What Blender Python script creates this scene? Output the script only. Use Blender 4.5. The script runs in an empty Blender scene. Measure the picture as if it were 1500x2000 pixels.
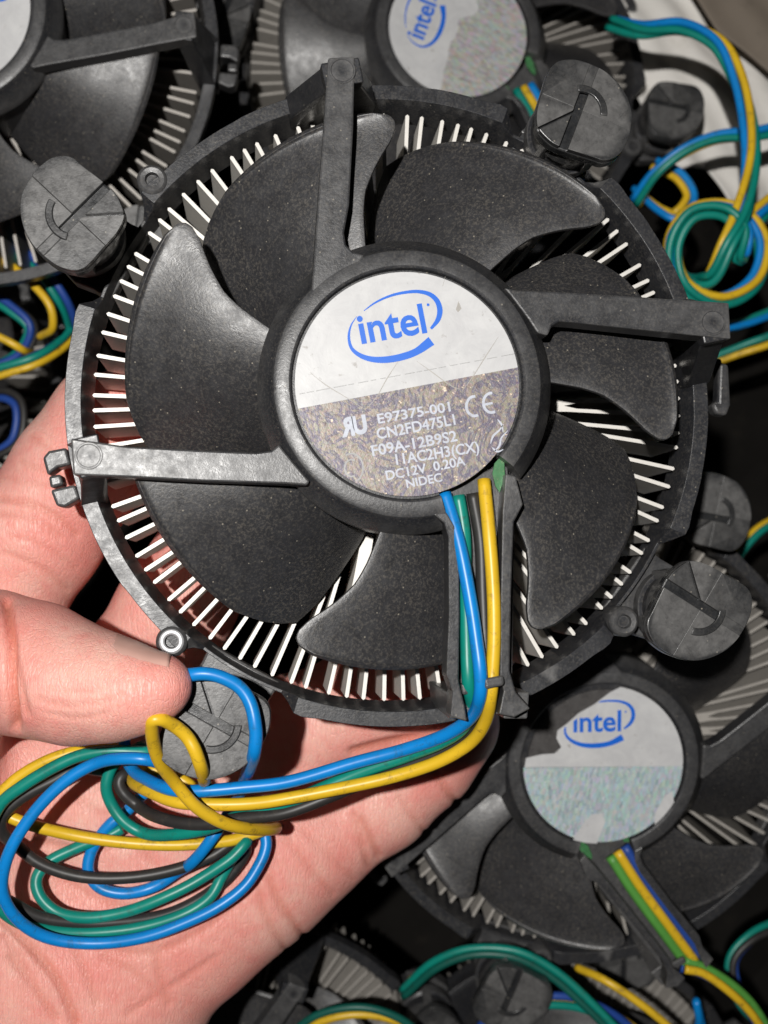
import bpy, bmesh, math, random
import numpy as np
from mathutils import Matrix, Vector

random.seed(7)
rng = np.random.default_rng(11)
S = 0.001                      # all lengths below are millimetres
SC = bpy.context.scene
COL = SC.collection
R_ = math.radians

# ------------------------------------------------------------------ camera
F_PX, D0 = 2400.0, 180.0       # focal length in photo pixels, distance to the fan hub (mm)
NADIR = (516.0, 1128.0)        # where the fan's own axis vanishes in the photo
_d = np.array([(NADIR[0]-750)/F_PX, (NADIR[1]-1000)/F_PX, 1.0]); _d /= np.linalg.norm(_d)
WZ = -_d
WX = np.array([1.0, 0, 0]); WX -= WX.dot(WZ)*WZ; WX /= np.linalg.norm(WX)
WY = np.cross(WZ, WX)
RW = np.array([WX, WY, WZ])                       # camera coords -> world coords
HUBC = np.array([(798-750)/F_PX*D0, (748-1000)/F_PX*D0, D0])
CAMP = -RW @ HUBC

def P(px, py, z=0.0):
    """point of the scene (mm) that stands at height z under this place of the photo"""
    r = RW @ np.array([(px-750)/F_PX, (py-1000)/F_PX, 1.0])
    t = (z-CAMP[2])/r[2]
    p = CAMP + r*t
    return np.array([p[0], p[1], z])

def PROJ(v):
    c = (np.asarray(v)-CAMP) @ RW
    return np.stack([750+F_PX*c[..., 0]/c[..., 2], 1000+F_PX*c[..., 1]/c[..., 2]], -1)

cam = bpy.data.cameras.new('camera')
cam.sensor_fit = 'HORIZONTAL'; cam.sensor_width = 36.0; cam.lens = 36.0*F_PX/1500
cam.clip_start = 0.005; cam.clip_end = 5.0
cam.dof.use_dof = True; cam.dof.focus_distance = 0.190
cam.dof.aperture_fstop = cam.lens/1.75
camo = bpy.data.objects.new('camera', cam); COL.objects.link(camo)
M3 = np.stack([RW @ np.array([1, 0, 0]), RW @ np.array([0, -1.0, 0]), RW @ np.array([0, 0, -1.0])], 1)
mw = Matrix([list(M3[i]) + [CAMP[i]*S] for i in range(3)] + [[0, 0, 0, 1]])
camo.matrix_world = mw
SC.camera = camo

# ------------------------------------------------------------------ light
w = bpy.data.worlds.new('World'); SC.world = w; w.use_nodes = True
w.node_tree.nodes['Background'].inputs[0].default_value = (0.92, 0.96, 1.0, 1)
w.node_tree.nodes['Background'].inputs[1].default_value = 0.006
lamp = bpy.data.lights.new('work_lamp', 'POINT')
lamp.energy = 6.2; lamp.shadow_soft_size = 0.004; lamp.color = (1.0, 0.975, 0.94)
lo = bpy.data.objects.new('work_lamp', lamp); COL.objects.link(lo)
lo.location = (-0.080, 0.004, 0.335)
SC.view_settings.view_transform = 'Standard'; SC.view_settings.look = 'None'
SC.view_settings.exposure = 0.0; SC.view_settings.gamma = 1.0
SC.cycles.use_denoising = True
SC.cycles.max_bounces = 4; SC.cycles.diffuse_bounces = 3; SC.cycles.glossy_bounces = 2
SC.cycles.caustics_reflective = False; SC.cycles.caustics_refractive = False

# ------------------------------------------------------------------ materials
def new_mat(name):
    m = bpy.data.materials.new(name); m.use_nodes = True
    nt = m.node_tree
    return m, nt, nt.nodes['Principled BSDF']

def N(nt, kind, **kw):
    n = nt.nodes.new(kind)
    for k, v in kw.items():
        if k.startswith('i_'):
            key = k[2:]
            n.inputs[int(key) if key.isdigit() else key.replace('_', ' ')].default_value = v
        else: setattr(n, k, v)
    return n

def ramp(nt, src, stops, interp='LINEAR'):
    r = nt.nodes.new('ShaderNodeValToRGB'); r.color_ramp.interpolation = interp
    e = r.color_ramp.elements
    while len(e) < len(stops): e.new(0.5)
    for el, (p, c) in zip(e, stops):
        el.position = p; el.color = c if len(c) == 4 else (*c, 1)
    nt.links.new(src, r.inputs[0]); return r

def mixc(nt, fac, a, b, mode='MIX'):
    m = nt.nodes.new('ShaderNodeMix'); m.data_type = 'RGBA'; m.blend_type = mode
    for sock, val in ((m.inputs[0], fac), (m.inputs[6], a), (m.inputs[7], b)):
        if hasattr(val, 'is_linked') or hasattr(val, 'links'): nt.links.new(val, sock)
        else: sock.default_value = val if not isinstance(val, tuple) or len(val) == 4 else (*val, 1)
    return m.outputs[2]

def noise(nt, co, scale, detail=4, rough=0.6, dist=0.0):
    n = N(nt, 'ShaderNodeTexNoise'); n.inputs['Scale'].default_value = scale
    n.inputs['Detail'].default_value = detail; n.inputs['Roughness'].default_value = rough
    n.inputs['Distortion'].default_value = dist
    nt.links.new(co, n.inputs['Vector']); return n

def plastic(name, base, dust=(0.16, 0.145, 0.125), rough=0.5, dust_amt=0.5, speck=0.5, edge=0.35, bump=0.25, spec=0.6):
    m, nt, b = new_mat(name)
    tc = N(nt, 'ShaderNodeTexCoord'); co = tc.outputs['Object']
    n1 = noise(nt, co, 90, 3, 0.65); n2 = noise(nt, co, 2200, 3, 0.75); n3 = noise(nt, co, 420, 4, 0.75, 0.3)
    r1 = ramp(nt, n1.outputs[0], [(0.25, (0.15,)*3), (0.8, (1, 1, 1))])
    r2 = ramp(nt, n2.outputs[0], [(0.48, (0, 0, 0)), (0.64, (1, 1, 1))])
    mul = N(nt, 'ShaderNodeMath', operation='MULTIPLY'); nt.links.new(r1.outputs[0], mul.inputs[0]); nt.links.new(r2.outputs[0], mul.inputs[1])
    mul2 = N(nt, 'ShaderNodeMath', operation='MULTIPLY'); nt.links.new(mul.outputs[0], mul2.inputs[0]); mul2.inputs[1].default_value = dust_amt
    c0 = mixc(nt, ramp(nt, n3.outputs[0], [(0.35, (0, 0, 0)), (0.7, (1, 1, 1))]).outputs[0], tuple(x*0.88 for x in base), tuple(x*1.14 for x in base))
    c1 = mixc(nt, mul2.outputs[0], c0, dust)
    # pale specks of grit
    v = N(nt, 'ShaderNodeTexVoronoi', feature='F1'); v.inputs['Scale'].default_value = 1000; nt.links.new(co, v.inputs['Vector'])
    vr = ramp(nt, v.outputs['Distance'], [(0.0, (1, 1, 1)), (0.08, (1, 1, 1)), (0.16, (0, 0, 0))])
    vc = N(nt, 'ShaderNodeSeparateColor'); nt.links.new(v.outputs['Color'], vc.inputs[0])
    gt = N(nt, 'ShaderNodeMath', operation='GREATER_THAN'); nt.links.new(vc.outputs[0], gt.inputs[0]); gt.inputs[1].default_value = 0.86
    vm = N(nt, 'ShaderNodeMath', operation='MULTIPLY'); nt.links.new(vr.outputs[0], vm.inputs[0]); nt.links.new(gt.outputs[0], vm.inputs[1])
    vm2 = N(nt, 'ShaderNodeMath', operation='MULTIPLY'); nt.links.new(vm.outputs[0], vm2.inputs[0]); vm2.inputs[1].default_value = speck
    c2 = mixc(nt, vm2.outputs[0], c1, (0.30, 0.27, 0.22))
    # worn, paler edges
    g = N(nt, 'ShaderNodeNewGeometry')
    pr = ramp(nt, g.outputs['Pointiness'], [(0.52, (0, 0, 0)), (0.60, (1, 1, 1))])
    pm = N(nt, 'ShaderNodeMath', operation='MULTIPLY'); nt.links.new(pr.outputs[0], pm.inputs[0]); nt.links.new(n3.outputs[0], pm.inputs[1])
    pm2 = N(nt, 'ShaderNodeMath', operation='MULTIPLY'); nt.links.new(pm.outputs[0], pm2.inputs[0]); pm2.inputs[1].default_value = edge
    c3 = mixc(nt, pm2.outputs[0], c2, (0.22, 0.215, 0.21))
    nt.links.new(c3, b.inputs['Base Color'])
    rr = ramp(nt, n3.outputs[0], [(0.3, (rough-0.08,)*3), (0.75, (rough+0.14,)*3)])
    nt.links.new(rr.outputs[0], b.inputs['Roughness'])
    b.inputs['Specular IOR Level'].default_value = spec
    bp = N(nt, 'ShaderNodeBump'); bp.inputs['Strength'].default_value = bump; bp.inputs['Distance'].default_value = 0.0002
    add = N(nt, 'ShaderNodeMath', operation='MULTIPLY_ADD'); nt.links.new(n3.outputs[0], add.inputs[0]); add.inputs[1].default_value = 0.3; nt.links.new(n2.outputs[0], add.inputs[2])
    nt.links.new(add.outputs[0], bp.inputs['Height']); nt.links.new(bp.outputs[0], b.inputs['Normal'])
    return m

MAT = {}
MAT['frame'] = plastic('frame_plastic', (0.025, 0.026, 0.030), rough=0.35, dust_amt=0.5, speck=0.8, edge=1.0, spec=0.55, bump=0.18)
MAT['cap'] = plastic('cap_plastic', (0.017, 0.018, 0.020), rough=0.30, dust_amt=0.22, speck=0.9, edge=0.9, bump=0.12, spec=0.6)
MAT['blade'] = plastic('blade_plastic', (0.031, 0.031, 0.034), dust=(0.15, 0.135, 0.115), rough=0.40, dust_amt=0.75, speck=1.0, edge=0.3, bump=0.22, spec=0.75)
MAT['hubdark'] = plastic('motor_plastic', (0.022, 0.018, 0.018), rough=0.5, dust_amt=0.3, speck=0.6)

def simple(name, col, rough=0.5, metal=0.0, var=0.12, scale=300, dirt=None, dirt_amt=0.3, bump=0.0):
    m, nt, b = new_mat(name)
    tc = N(nt, 'ShaderNodeTexCoord'); co = tc.outputs['Object']
    n1 = noise(nt, co, scale, 4, 0.6)
    c = mixc(nt, n1.outputs[0], tuple(x*(1-var) for x in col), tuple(min(1, x*(1+var)) for x in col))
    if dirt:
        n2 = noise(nt, co, scale*2.7, 5, 0.75, 0.3)
        r = ramp(nt, n2.outputs[0], [(0.55, (0, 0, 0)), (0.75, (dirt_amt,)*3)])
        c = mixc(nt, r.outputs[0], c, dirt)
    nt.links.new(c, b.inputs['Base Color'])
    b.inputs['Roughness'].default_value = rough; b.inputs['Metallic'].default_value = metal
    if bump:
        bp = N(nt, 'ShaderNodeBump'); bp.inputs['Strength'].default_value = bump; bp.inputs['Distance'].default_value = 0.0002
        nt.links.new(n1.outputs[0], bp.inputs['Height']); nt.links.new(bp.outputs[0], b.inputs['Normal'])
    return m

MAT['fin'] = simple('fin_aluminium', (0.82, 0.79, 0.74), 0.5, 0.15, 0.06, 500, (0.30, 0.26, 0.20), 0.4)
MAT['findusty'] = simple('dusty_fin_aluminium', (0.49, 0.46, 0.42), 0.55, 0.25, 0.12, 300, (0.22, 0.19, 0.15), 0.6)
MAT['core'] = simple('core_aluminium', (0.35, 0.33, 0.30), 0.55, 0.3, 0.1, 200)
MAT['blue'] = simple('wire_blue', (0.004, 0.235, 0.66), 0.36, 0, 0.22, 160, (0.03, 0.09, 0.14), 0.75, 0.2)
MAT['yellow'] = simple('wire_yellow', (0.78, 0.49, 0.022), 0.38, 0, 0.2, 160, (0.15, 0.095, 0.03), 0.85, 0.2)
MAT['green'] = simple('wire_green', (0.004, 0.245, 0.190), 0.38, 0, 0.25, 160, (0.03, 0.08, 0.065), 0.75, 0.2)
MAT['deepgreen'] = simple('wire_deep_green', (0.004, 0.105, 0.080), 0.45, 0, 0.2, 160, (0.02, 0.04, 0.03), 0.7, 0.2)
MAT['grass'] = simple('wire_leaf_green', (0.10, 0.34, 0.06), 0.45, 0, 0.15, 220, (0.05, 0.09, 0.03), 0.5, 0.15)
MAT['navy'] = simple('wire_navy', (0.02, 0.07, 0.33), 0.45, 0, 0.15, 220, (0.03, 0.04, 0.08), 0.5, 0.15)
MAT['black'] = simple('wire_black', (0.030, 0.028, 0.027), 0.45, 0, 0.2, 220, (0.14, 0.12, 0.09), 0.3, 0.15)
MAT['ink'] = simple('logo_blue_ink', (0.004, 0.140, 0.70), 0.45, 0, 0.08, 500)
MAT['inkpale'] = simple('pale_ink', (0.55, 0.58, 0.66), 0.5, 0, 0.25, 700, (0.27, 0.24, 0.23), 0.8)
MAT['inkgrey'] = simple('grey_ink', (0.40, 0.40, 0.40), 0.5, 0, 0.2, 500)
MAT['scratch'] = simple('scratch_mark', (0.42, 0.40, 0.37), 0.5, 0, 0.3, 700)
MAT['pcb'] = simple('circuit_board_green', (0.05, 0.19, 0.07), 0.4, 0, 0.5, 900, (0.35, 0.36, 0.22), 0.8)
MAT['zinc'] = simple('screw_metal', (0.55, 0.55, 0.56), 0.35, 0.5, 0.15, 500)
MAT['nail'] = simple('nail', (0.66, 0.39, 0.325), 0.25, 0, 0.15, 150)

def mat_white_label():
    m, nt, b = new_mat('white_label_paper')
    co = N(nt, 'ShaderNodeTexCoord').outputs['Object']
    n1 = noise(nt, co, 160, 5, 0.7, 0.5); n2 = noise(nt, co, 620, 4, 0.7)
    c = mixc(nt, ramp(nt, n1.outputs[0], [(0.3, (0, 0, 0)), (0.7, (1, 1, 1))]).outputs[0], (0.53, 0.53, 0.54), (0.68, 0.68, 0.68))
    c = mixc(nt, ramp(nt, n2.outputs[0], [(0.64, (0, 0, 0)), (0.74, (0.55,)*3)]).outputs[0], c, (0.25, 0.22, 0.19))
    nt.links.new(c, b.inputs['Base Color']); b.inputs['Roughness'].default_value = 0.42
    bp = N(nt, 'ShaderNodeBump'); bp.inputs['Strength'].default_value = 0.25; bp.inputs['Distance'].default_value = 0.0002
    nt.links.new(n1.outputs[0], bp.inputs['Height']); nt.links.new(bp.outputs[0], b.inputs['Normal'])
    return m
MAT['white'] = mat_white_label()

def mat_foil(name, tint, worn):
    m, nt, b = new_mat(name)
    co = N(nt, 'ShaderNodeTexCoord').outputs['Object']
    v = N(nt, 'ShaderNodeTexVoronoi'); v.inputs['Scale'].default_value = 3200 if worn else 1900
    if not worn: v.distance = 'CHEBYCHEV'
    vm_ = N(nt, 'ShaderNodeMapping'); vm_.inputs['Rotation'].default_value = (0, 0, R_(-8)); vm_.inputs['Scale'].default_value = (1, 1, 1) if worn else (1, 0.45, 1)
    nt.links.new(co, vm_.inputs['Vector']); nt.links.new(vm_.outputs[0], v.inputs['Vector'])
    hsv = N(nt, 'ShaderNodeHueSaturation'); hsv.inputs['Saturation'].default_value = 0.55 if worn else 0.42; nt.links.new(v.outputs['Color'], hsv.inputs['Color'])
    c = mixc(nt, 0.10 if worn else 0.38, tint, hsv.outputs[0])
    n1 = noise(nt, co, 150 if worn else 300, 4, 0.65, 3.0)                 # bluish swirls
    r = ramp(nt, n1.outputs[0], [(0.44, (0, 0, 0)), (0.49, (1, 1, 1)), (0.53, (1, 1, 1)), (0.58, (0, 0, 0))])
    rm = N(nt, 'ShaderNodeMath', operation='MULTIPLY'); nt.links.new(r.outputs[0], rm.inputs[0]); rm.inputs[1].default_value = 0.72 if worn else 0.3
    c = mixc(nt, rm.outputs[0], c, (0.095, 0.09, 0.17) if worn else (0.30, 0.55, 0.62))
    n2 = noise(nt, co, 1200, 2, 0.7)                     # sparkles
    r2 = ramp(nt, n2.outputs[0], [(0.66, (0, 0, 0)), (0.72, (0.8,)*3)])
    c = mixc(nt, r2.outputs[0], c, (0.9, 0.74, 0.55) if worn else (0.85, 0.85, 0.8))
    n3 = noise(nt, co, 1100, 3, 0.7)
    r3 = ramp(nt, n3.outputs[0], [(0.60, (0, 0, 0)), (0.70, (0.55,)*3)])
    c = mixc(nt, r3.outputs[0], c, (0.13, 0.075, 0.05) if worn else (0.35, 0.42, 0.5))
    nt.links.new(c, b.inputs['Base Color'])
    b.inputs['Roughness'].default_value = 0.46; b.inputs['Metallic'].default_value = 0.12
    bp = N(nt, 'ShaderNodeBump'); bp.inputs['Strength'].default_value = 0.5; bp.inputs['Distance'].default_value = 0.0002
    nt.links.new(n3.outputs[0], bp.inputs['Height']); nt.links.new(bp.outputs[0], b.inputs['Normal'])
    return m
MAT['foil'] = mat_foil('worn_hologram_foil', (0.27, 0.225, 0.185), True)
MAT['foilpale'] = mat_foil('pale_hologram_foil', (0.42, 0.53, 0.55), False)
MAT['foilpink'] = mat_foil('pinkish_hologram_foil', (0.40, 0.325, 0.285), False)

def mat_skin():
    m, nt, b = new_mat('skin')
    co = N(nt, 'ShaderNodeTexCoord').outputs['Object']
    n1 = noise(nt, co, 60, 4, 0.65); n2 = noise(nt, co, 260, 4, 0.7); n3 = noise(nt, co, 1700, 2, 0.7)
    c = mixc(nt, ramp(nt, n1.outputs[0], [(0.36, (0, 0, 0)), (0.64, (1, 1, 1))]).outputs[0], (0.90, 0.355, 0.30), (0.95, 0.515, 0.43))
    c = mixc(nt, ramp(nt, n2.outputs[0], [(0.46, (0, 0, 0)), (0.72, (0.55,)*3)]).outputs[0], c, (0.87, 0.27, 0.235))
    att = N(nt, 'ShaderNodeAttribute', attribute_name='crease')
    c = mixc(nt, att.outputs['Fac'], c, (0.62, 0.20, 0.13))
    nt.links.new(c, b.inputs['Base Color'])
    b.inputs['Roughness'].default_value = 0.45
    b.inputs['Specular IOR Level'].default_value = 0.5
    b.inputs['Subsurface Weight'].default_value = 0.22
    b.inputs['Subsurface Radius'].default_value = (1.0, 0.36, 0.2)
    b.inputs['Subsurface Scale'].default_value = 0.0022
    # cross-hatched skin lines
    mp = N(nt, 'ShaderNodeMapping'); mp.inputs['Rotation'].default_value = (0, 0, R_(35)); mp.inputs['Scale'].default_value = (1, 0.22, 1)
    nt.links.new(co, mp.inputs['Vector'])
    v1 = N(nt, 'ShaderNodeTexVoronoi', feature='DISTANCE_TO_EDGE'); v1.inputs['Scale'].default_value = 2300; nt.links.new(mp.outputs[0], v1.inputs['Vector'])
    mp2 = N(nt, 'ShaderNodeMapping'); mp2.inputs['Rotation'].default_value = (0, 0, R_(-42)); mp2.inputs['Scale'].default_value = (1, 0.12, 1)
    nt.links.new(co, mp2.inputs['Vector'])
    v2 = N(nt, 'ShaderNodeTexVoronoi', feature='DISTANCE_TO_EDGE'); v2.inputs['Scale'].default_value = 1300; nt.links.new(mp2.outputs[0], v2.inputs['Vector'])
    e1 = ramp(nt, v1.outputs[0], [(0.0, (0, 0, 0)), (0.12, (1, 1, 1))]); e2 = ramp(nt, v2.outputs[0], [(0.0, (0, 0, 0)), (0.08, (1, 1, 1))])
    a1 = N(nt, 'ShaderNodeMath', operation='MULTIPLY_ADD'); nt.links.new(e1.outputs[0], a1.inputs[0]); a1.inputs[1].default_value = 0.6; nt.links.new(e2.outputs[0], a1.inputs[2])
    a2 = N(nt, 'ShaderNodeMath', operation='MULTIPLY_ADD'); nt.links.new(n3.outputs[0], a2.inputs[0]); a2.inputs[1].default_value = 0.9; nt.links.new(a1.outputs[0], a2.inputs[2])
    a3 = N(nt, 'ShaderNodeMath', operation='MULTIPLY_ADD'); nt.links.new(n2.outputs[0], a3.inputs[0]); a3.inputs[1].default_value = 1.2; nt.links.new(a2.outputs[0], a3.inputs[2])
    bp = N(nt, 'ShaderNodeBump'); bp.inputs['Strength'].default_value = 0.52; bp.inputs['Distance'].default_value = 0.00012
    nt.links.new(a3.outputs[0], bp.inputs['Height']); nt.links.new(bp.outputs[0], b.inputs['Normal'])
    return m
MAT['skin'] = mat_skin()
MAT['floor'] = simple('dark_floor', (0.012, 0.011, 0.010), 0.8, 0, 0.4, 60, (0.03, 0.026, 0.02), 0.5, 0.5)
MAT['floor'].node_tree.nodes['Principled BSDF'].inputs['Specular IOR Level'].default_value = 0.05
MAT['paper'] = simple('white_paper', (0.86, 0.83, 0.78), 0.7, 0, 0.06, 60, (0.45, 0.40, 0.33), 0.35)
MAT['card'] = simple('brown_card', (0.20, 0.165, 0.13), 0.8, 0, 0.15, 80, (0.12, 0.10, 0.08), 0.5)

# ------------------------------------------------------------------ mesh helpers
def make_mesh(name, verts, faces, mat, smooth=None):
    me = bpy.data.meshes.new(name)
    me.from_pydata([tuple(float(c)*S for c in v) for v in verts], [], [tuple(int(i) for i in f) for f in faces])
    me.materials.append(mat)
    if smooth is not None:
        me.polygons.foreach_set('use_smooth', [True]*len(me.polygons))
        if smooth > 0: me.set_sharp_from_angle(angle=R_(smooth))
    me.update(); return me

def obj(name, me, parent=None, bevel=0.0, seg=2):
    o = bpy.data.objects.new(name, me); COL.objects.link(o)
    if parent: o.parent = parent
    if bevel:
        b = o.modifiers.new('bevel', 'BEVEL'); b.width = bevel*S; b.segments = seg
        b.limit_method = 'ANGLE'; b.angle_limit = R_(40)
    return o

def empty(name, loc=(0, 0, 0), parent=None):
    o = bpy.data.objects.new(name, None); COL.objects.link(o); o.location = [c*S for c in loc]
    o.empty_display_size = 0.01
    if parent: o.parent = parent
    return o

def tag(o, label, cat, group=None, kind=None):
    if label: o['label'] = label
    if cat: o['category'] = cat
    if group: o['group'] = group
    if kind: o['kind'] = kind
    return o

def prism(poly, z0, z1, taper=0.0):
    """poly: 2-D points; z0 lower, z1 upper; returns verts, faces"""
    p = np.array([q[:2] for q in poly], float)
    a = 0.5*np.sum(p[:, 0]*np.roll(p[:, 1], -1)-np.roll(p[:, 0], -1)*p[:, 1])
    if a < 0: p = p[::-1]
    n = len(p)
    v = [(x, y, z0) for x, y in p]+[(x, y, z1) for x, y in p]
    f = [tuple(range(n-1, -1, -1)), tuple(range(n, 2*n))]
    f += [(i, (i+1) % n, n+(i+1) % n, n+i) for i in range(n)]
    return v, f

def merge(parts):
    V, Fc = [], []
    for v, f in parts:
        o = len(V); V += list(v); Fc += [tuple(i+o for i in q) for q in f]
    return V, Fc

def lathe(prof, n=96, a0=0.0, a1=360.0, cx=0.0, cy=0.0):
    full = abs(a1-a0-360) < 1e-6
    m = n if full else n+1
    V = []; Fc = []
    for i in range(m):
        a = R_(a0+(a1-a0)*i/n)
        for r, z in prof: V.append((cx+r*math.cos(a), cy+r*math.sin(a), z))
    k = len(prof)
    for i in range(n):
        j = (i+1) % m
        for q in range(k-1):
            Fc.append((i*k+q, i*k+q+1, j*k+q+1, j*k+q))
    if not full:
        Fc.append(tuple(range(k-1, -1, -1))); Fc.append(tuple((m-1)*k+q for q in range(k)))
    return V, Fc

def catmull(pts, n=8):
    p = np.array(pts, float); out = []
    q = np.vstack([2*p[0]-p[1], p, 2*p[-1]-p[-2]])
    for i in range(len(p)-1):
        a, b, c, d = q[i:i+4]
        ta = 0.0; tb = ta+max(1e-6, np.linalg.norm(b-a))**0.5; tc = tb+max(1e-6, np.linalg.norm(c-b))**0.5; td = tc+max(1e-6, np.linalg.norm(d-c))**0.5
        for t in np.linspace(tb, tc, n, endpoint=False):
            A1 = (tb-t)/(tb-ta)*a+(t-ta)/(tb-ta)*b; A2 = (tc-t)/(tc-tb)*b+(t-tb)/(tc-tb)*c; A3 = (td-t)/(td-tc)*c+(t-tc)/(td-tc)*d
            B1 = (tc-t)/(tc-ta)*A1+(t-ta)/(tc-ta)*A2; B2 = (td-t)/(td-tb)*A2+(t-tb)/(td-tb)*A3
            out.append((tc-t)/(tc-tb)*B1+(t-tb)/(tc-tb)*B2)
    out.append(p[-1]); return np.array(out)

def tube(path, r, sides=12):
    p = np.array(path, float); n = len(p)
    t = np.gradient(p, axis=0); t /= np.linalg.norm(t, axis=1)[:, None]+1e-9
    u = np.cross(t[0], [0.13, 0.2, 1.0]); u /= np.linalg.norm(u)
    V = []; Fc = []
    for i in range(n):
        u = u-t[i]*u.dot(t[i]); u /= np.linalg.norm(u); v = np.cross(t[i], u)
        for s in range(sides):
            a = 2*math.pi*s/sides
            V.append(p[i]+r*(math.cos(a)*u+math.sin(a)*v))
    for i in range(n-1):
        for s in range(sides):
            s2 = (s+1) % sides
            Fc.append((i*sides+s, i*sides+s2, (i+1)*sides+s2, (i+1)*sides+s))
    Fc.append(tuple(range(sides-1, -1, -1))); Fc.append(tuple((n-1)*sides+s for s in range(sides)))
    return V, Fc

def clip_half(poly, p, nrm):
    """keep the side of the line through p where dot(q-p, nrm) >= 0"""
    out = []; p = np.array(p, float); nrm = np.array(nrm, float); m = len(poly)
    for i in range(m):
        a = np.array(poly[i], float); b = np.array(poly[(i+1) % m], float)
        da = (a-p).dot(nrm); db = (b-p).dot(nrm)
        if da >= 0: out.append(a)
        if da*db < 0: out.append(a+(b-a)*da/(da-db))
    return out

def px_poly(pts, z, off=(0, 0), sc=1.0):
    return [P(off[0]+x/sc, off[1]+y/sc, z)[:2] for x, y in pts]

# ------------------------------------------------------------------ the setting
g = bmesh.new()
bmesh.ops.create_grid(g, x_segments=60, y_segments=60, size=0.6)
for v in g.verts: v.co.z = -0.205+random.uniform(-0.003, 0.003); v.co.y -= 0.03
gm = bpy.data.meshes.new('ground'); g.to_mesh(gm); g.free(); gm.materials.append(MAT['floor'])
go = obj('ground', gm); tag(go, None, None, kind='structure')

# ------------------------------------------------------------------ the cooler
PINS = [((142, 416), 0), ((1137, 216), 202), ((1367, 1190), 101), ((416, 1418), 103)]
Z_CAP, Z_RING, Z_RINGB = -8.0, -19.0, -27.0
RIN, ROUT = 49.1, 52.3
PIN_XY = [P(p[0], p[1], Z_CAP)[:2] for p, a in PINS]

def add_hub(root):
    prof = [(15.8, -1.1), (16.95, -1.1), (17.15, -0.25), (17.5, 0.0), (19.2, 0.0), (19.7, -0.2), (20.1, -0.9), (22.0, -3.4), (22.15, -6.0), (19.0, -6.0)]
    V, Fc = lathe(prof, 110, -38, 286)
    o = obj('motor_housing', make_mesh('motor_housing', V, Fc, MAT['frame'], 35), root)
    V, Fc = lathe([(0.0, -2.6), (16.9, -2.6), (16.9, -6.0), (0.0, -6.0)], 72)
    obj('motor_plate', make_mesh('motor_plate', V, Fc, MAT['hubdark'], 35), root)
    V, Fc = prism(px_poly([(966, 905), (984, 885), (986, 930), (976, 962), (968, 950), (962, 925)], -2.2), -2.6, -2.2)
    obj('circuit_board', make_mesh('circuit_board', V, Fc, MAT['pcb']), root)
    V, Fc = prism(px_poly([(858, 968), (874, 962), (878, 975), (866, 984)], -2.2), -2.6, -2.2)
    obj('circuit_board', make_mesh('circuit_board', V, Fc, MAT['pcb']), root)

ARMS = {
 'top': [(641, 112), (693, 110), (690, 250), (682, 400), (672, 455), (676, 478), (690, 492), (712, 498), (700, 520), (650, 560), (622, 590), (606, 588), (610, 545), (620, 400), (632, 250)],
 'right': [(1424, 591), (1428, 662), (1300, 649), (1120, 630), (1093, 628), (1078, 636), (1070, 655), (1050, 650), (1030, 620), (1000, 580), (985, 562), (1010, 566), (1120, 571), (1300, 583)],
 'left': [(143, 928), (138, 856), (250, 872), (400, 880), (500, 884), (530, 880), (545, 868), (575, 905), (605, 940), (600, 948), (560, 945), (400, 940), (250, 932)],
}
ARM_END = {'top': (667, 130), 'right': (1400, 628), 'left': (165, 892), 'bottom': (948, 1375)}

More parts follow.
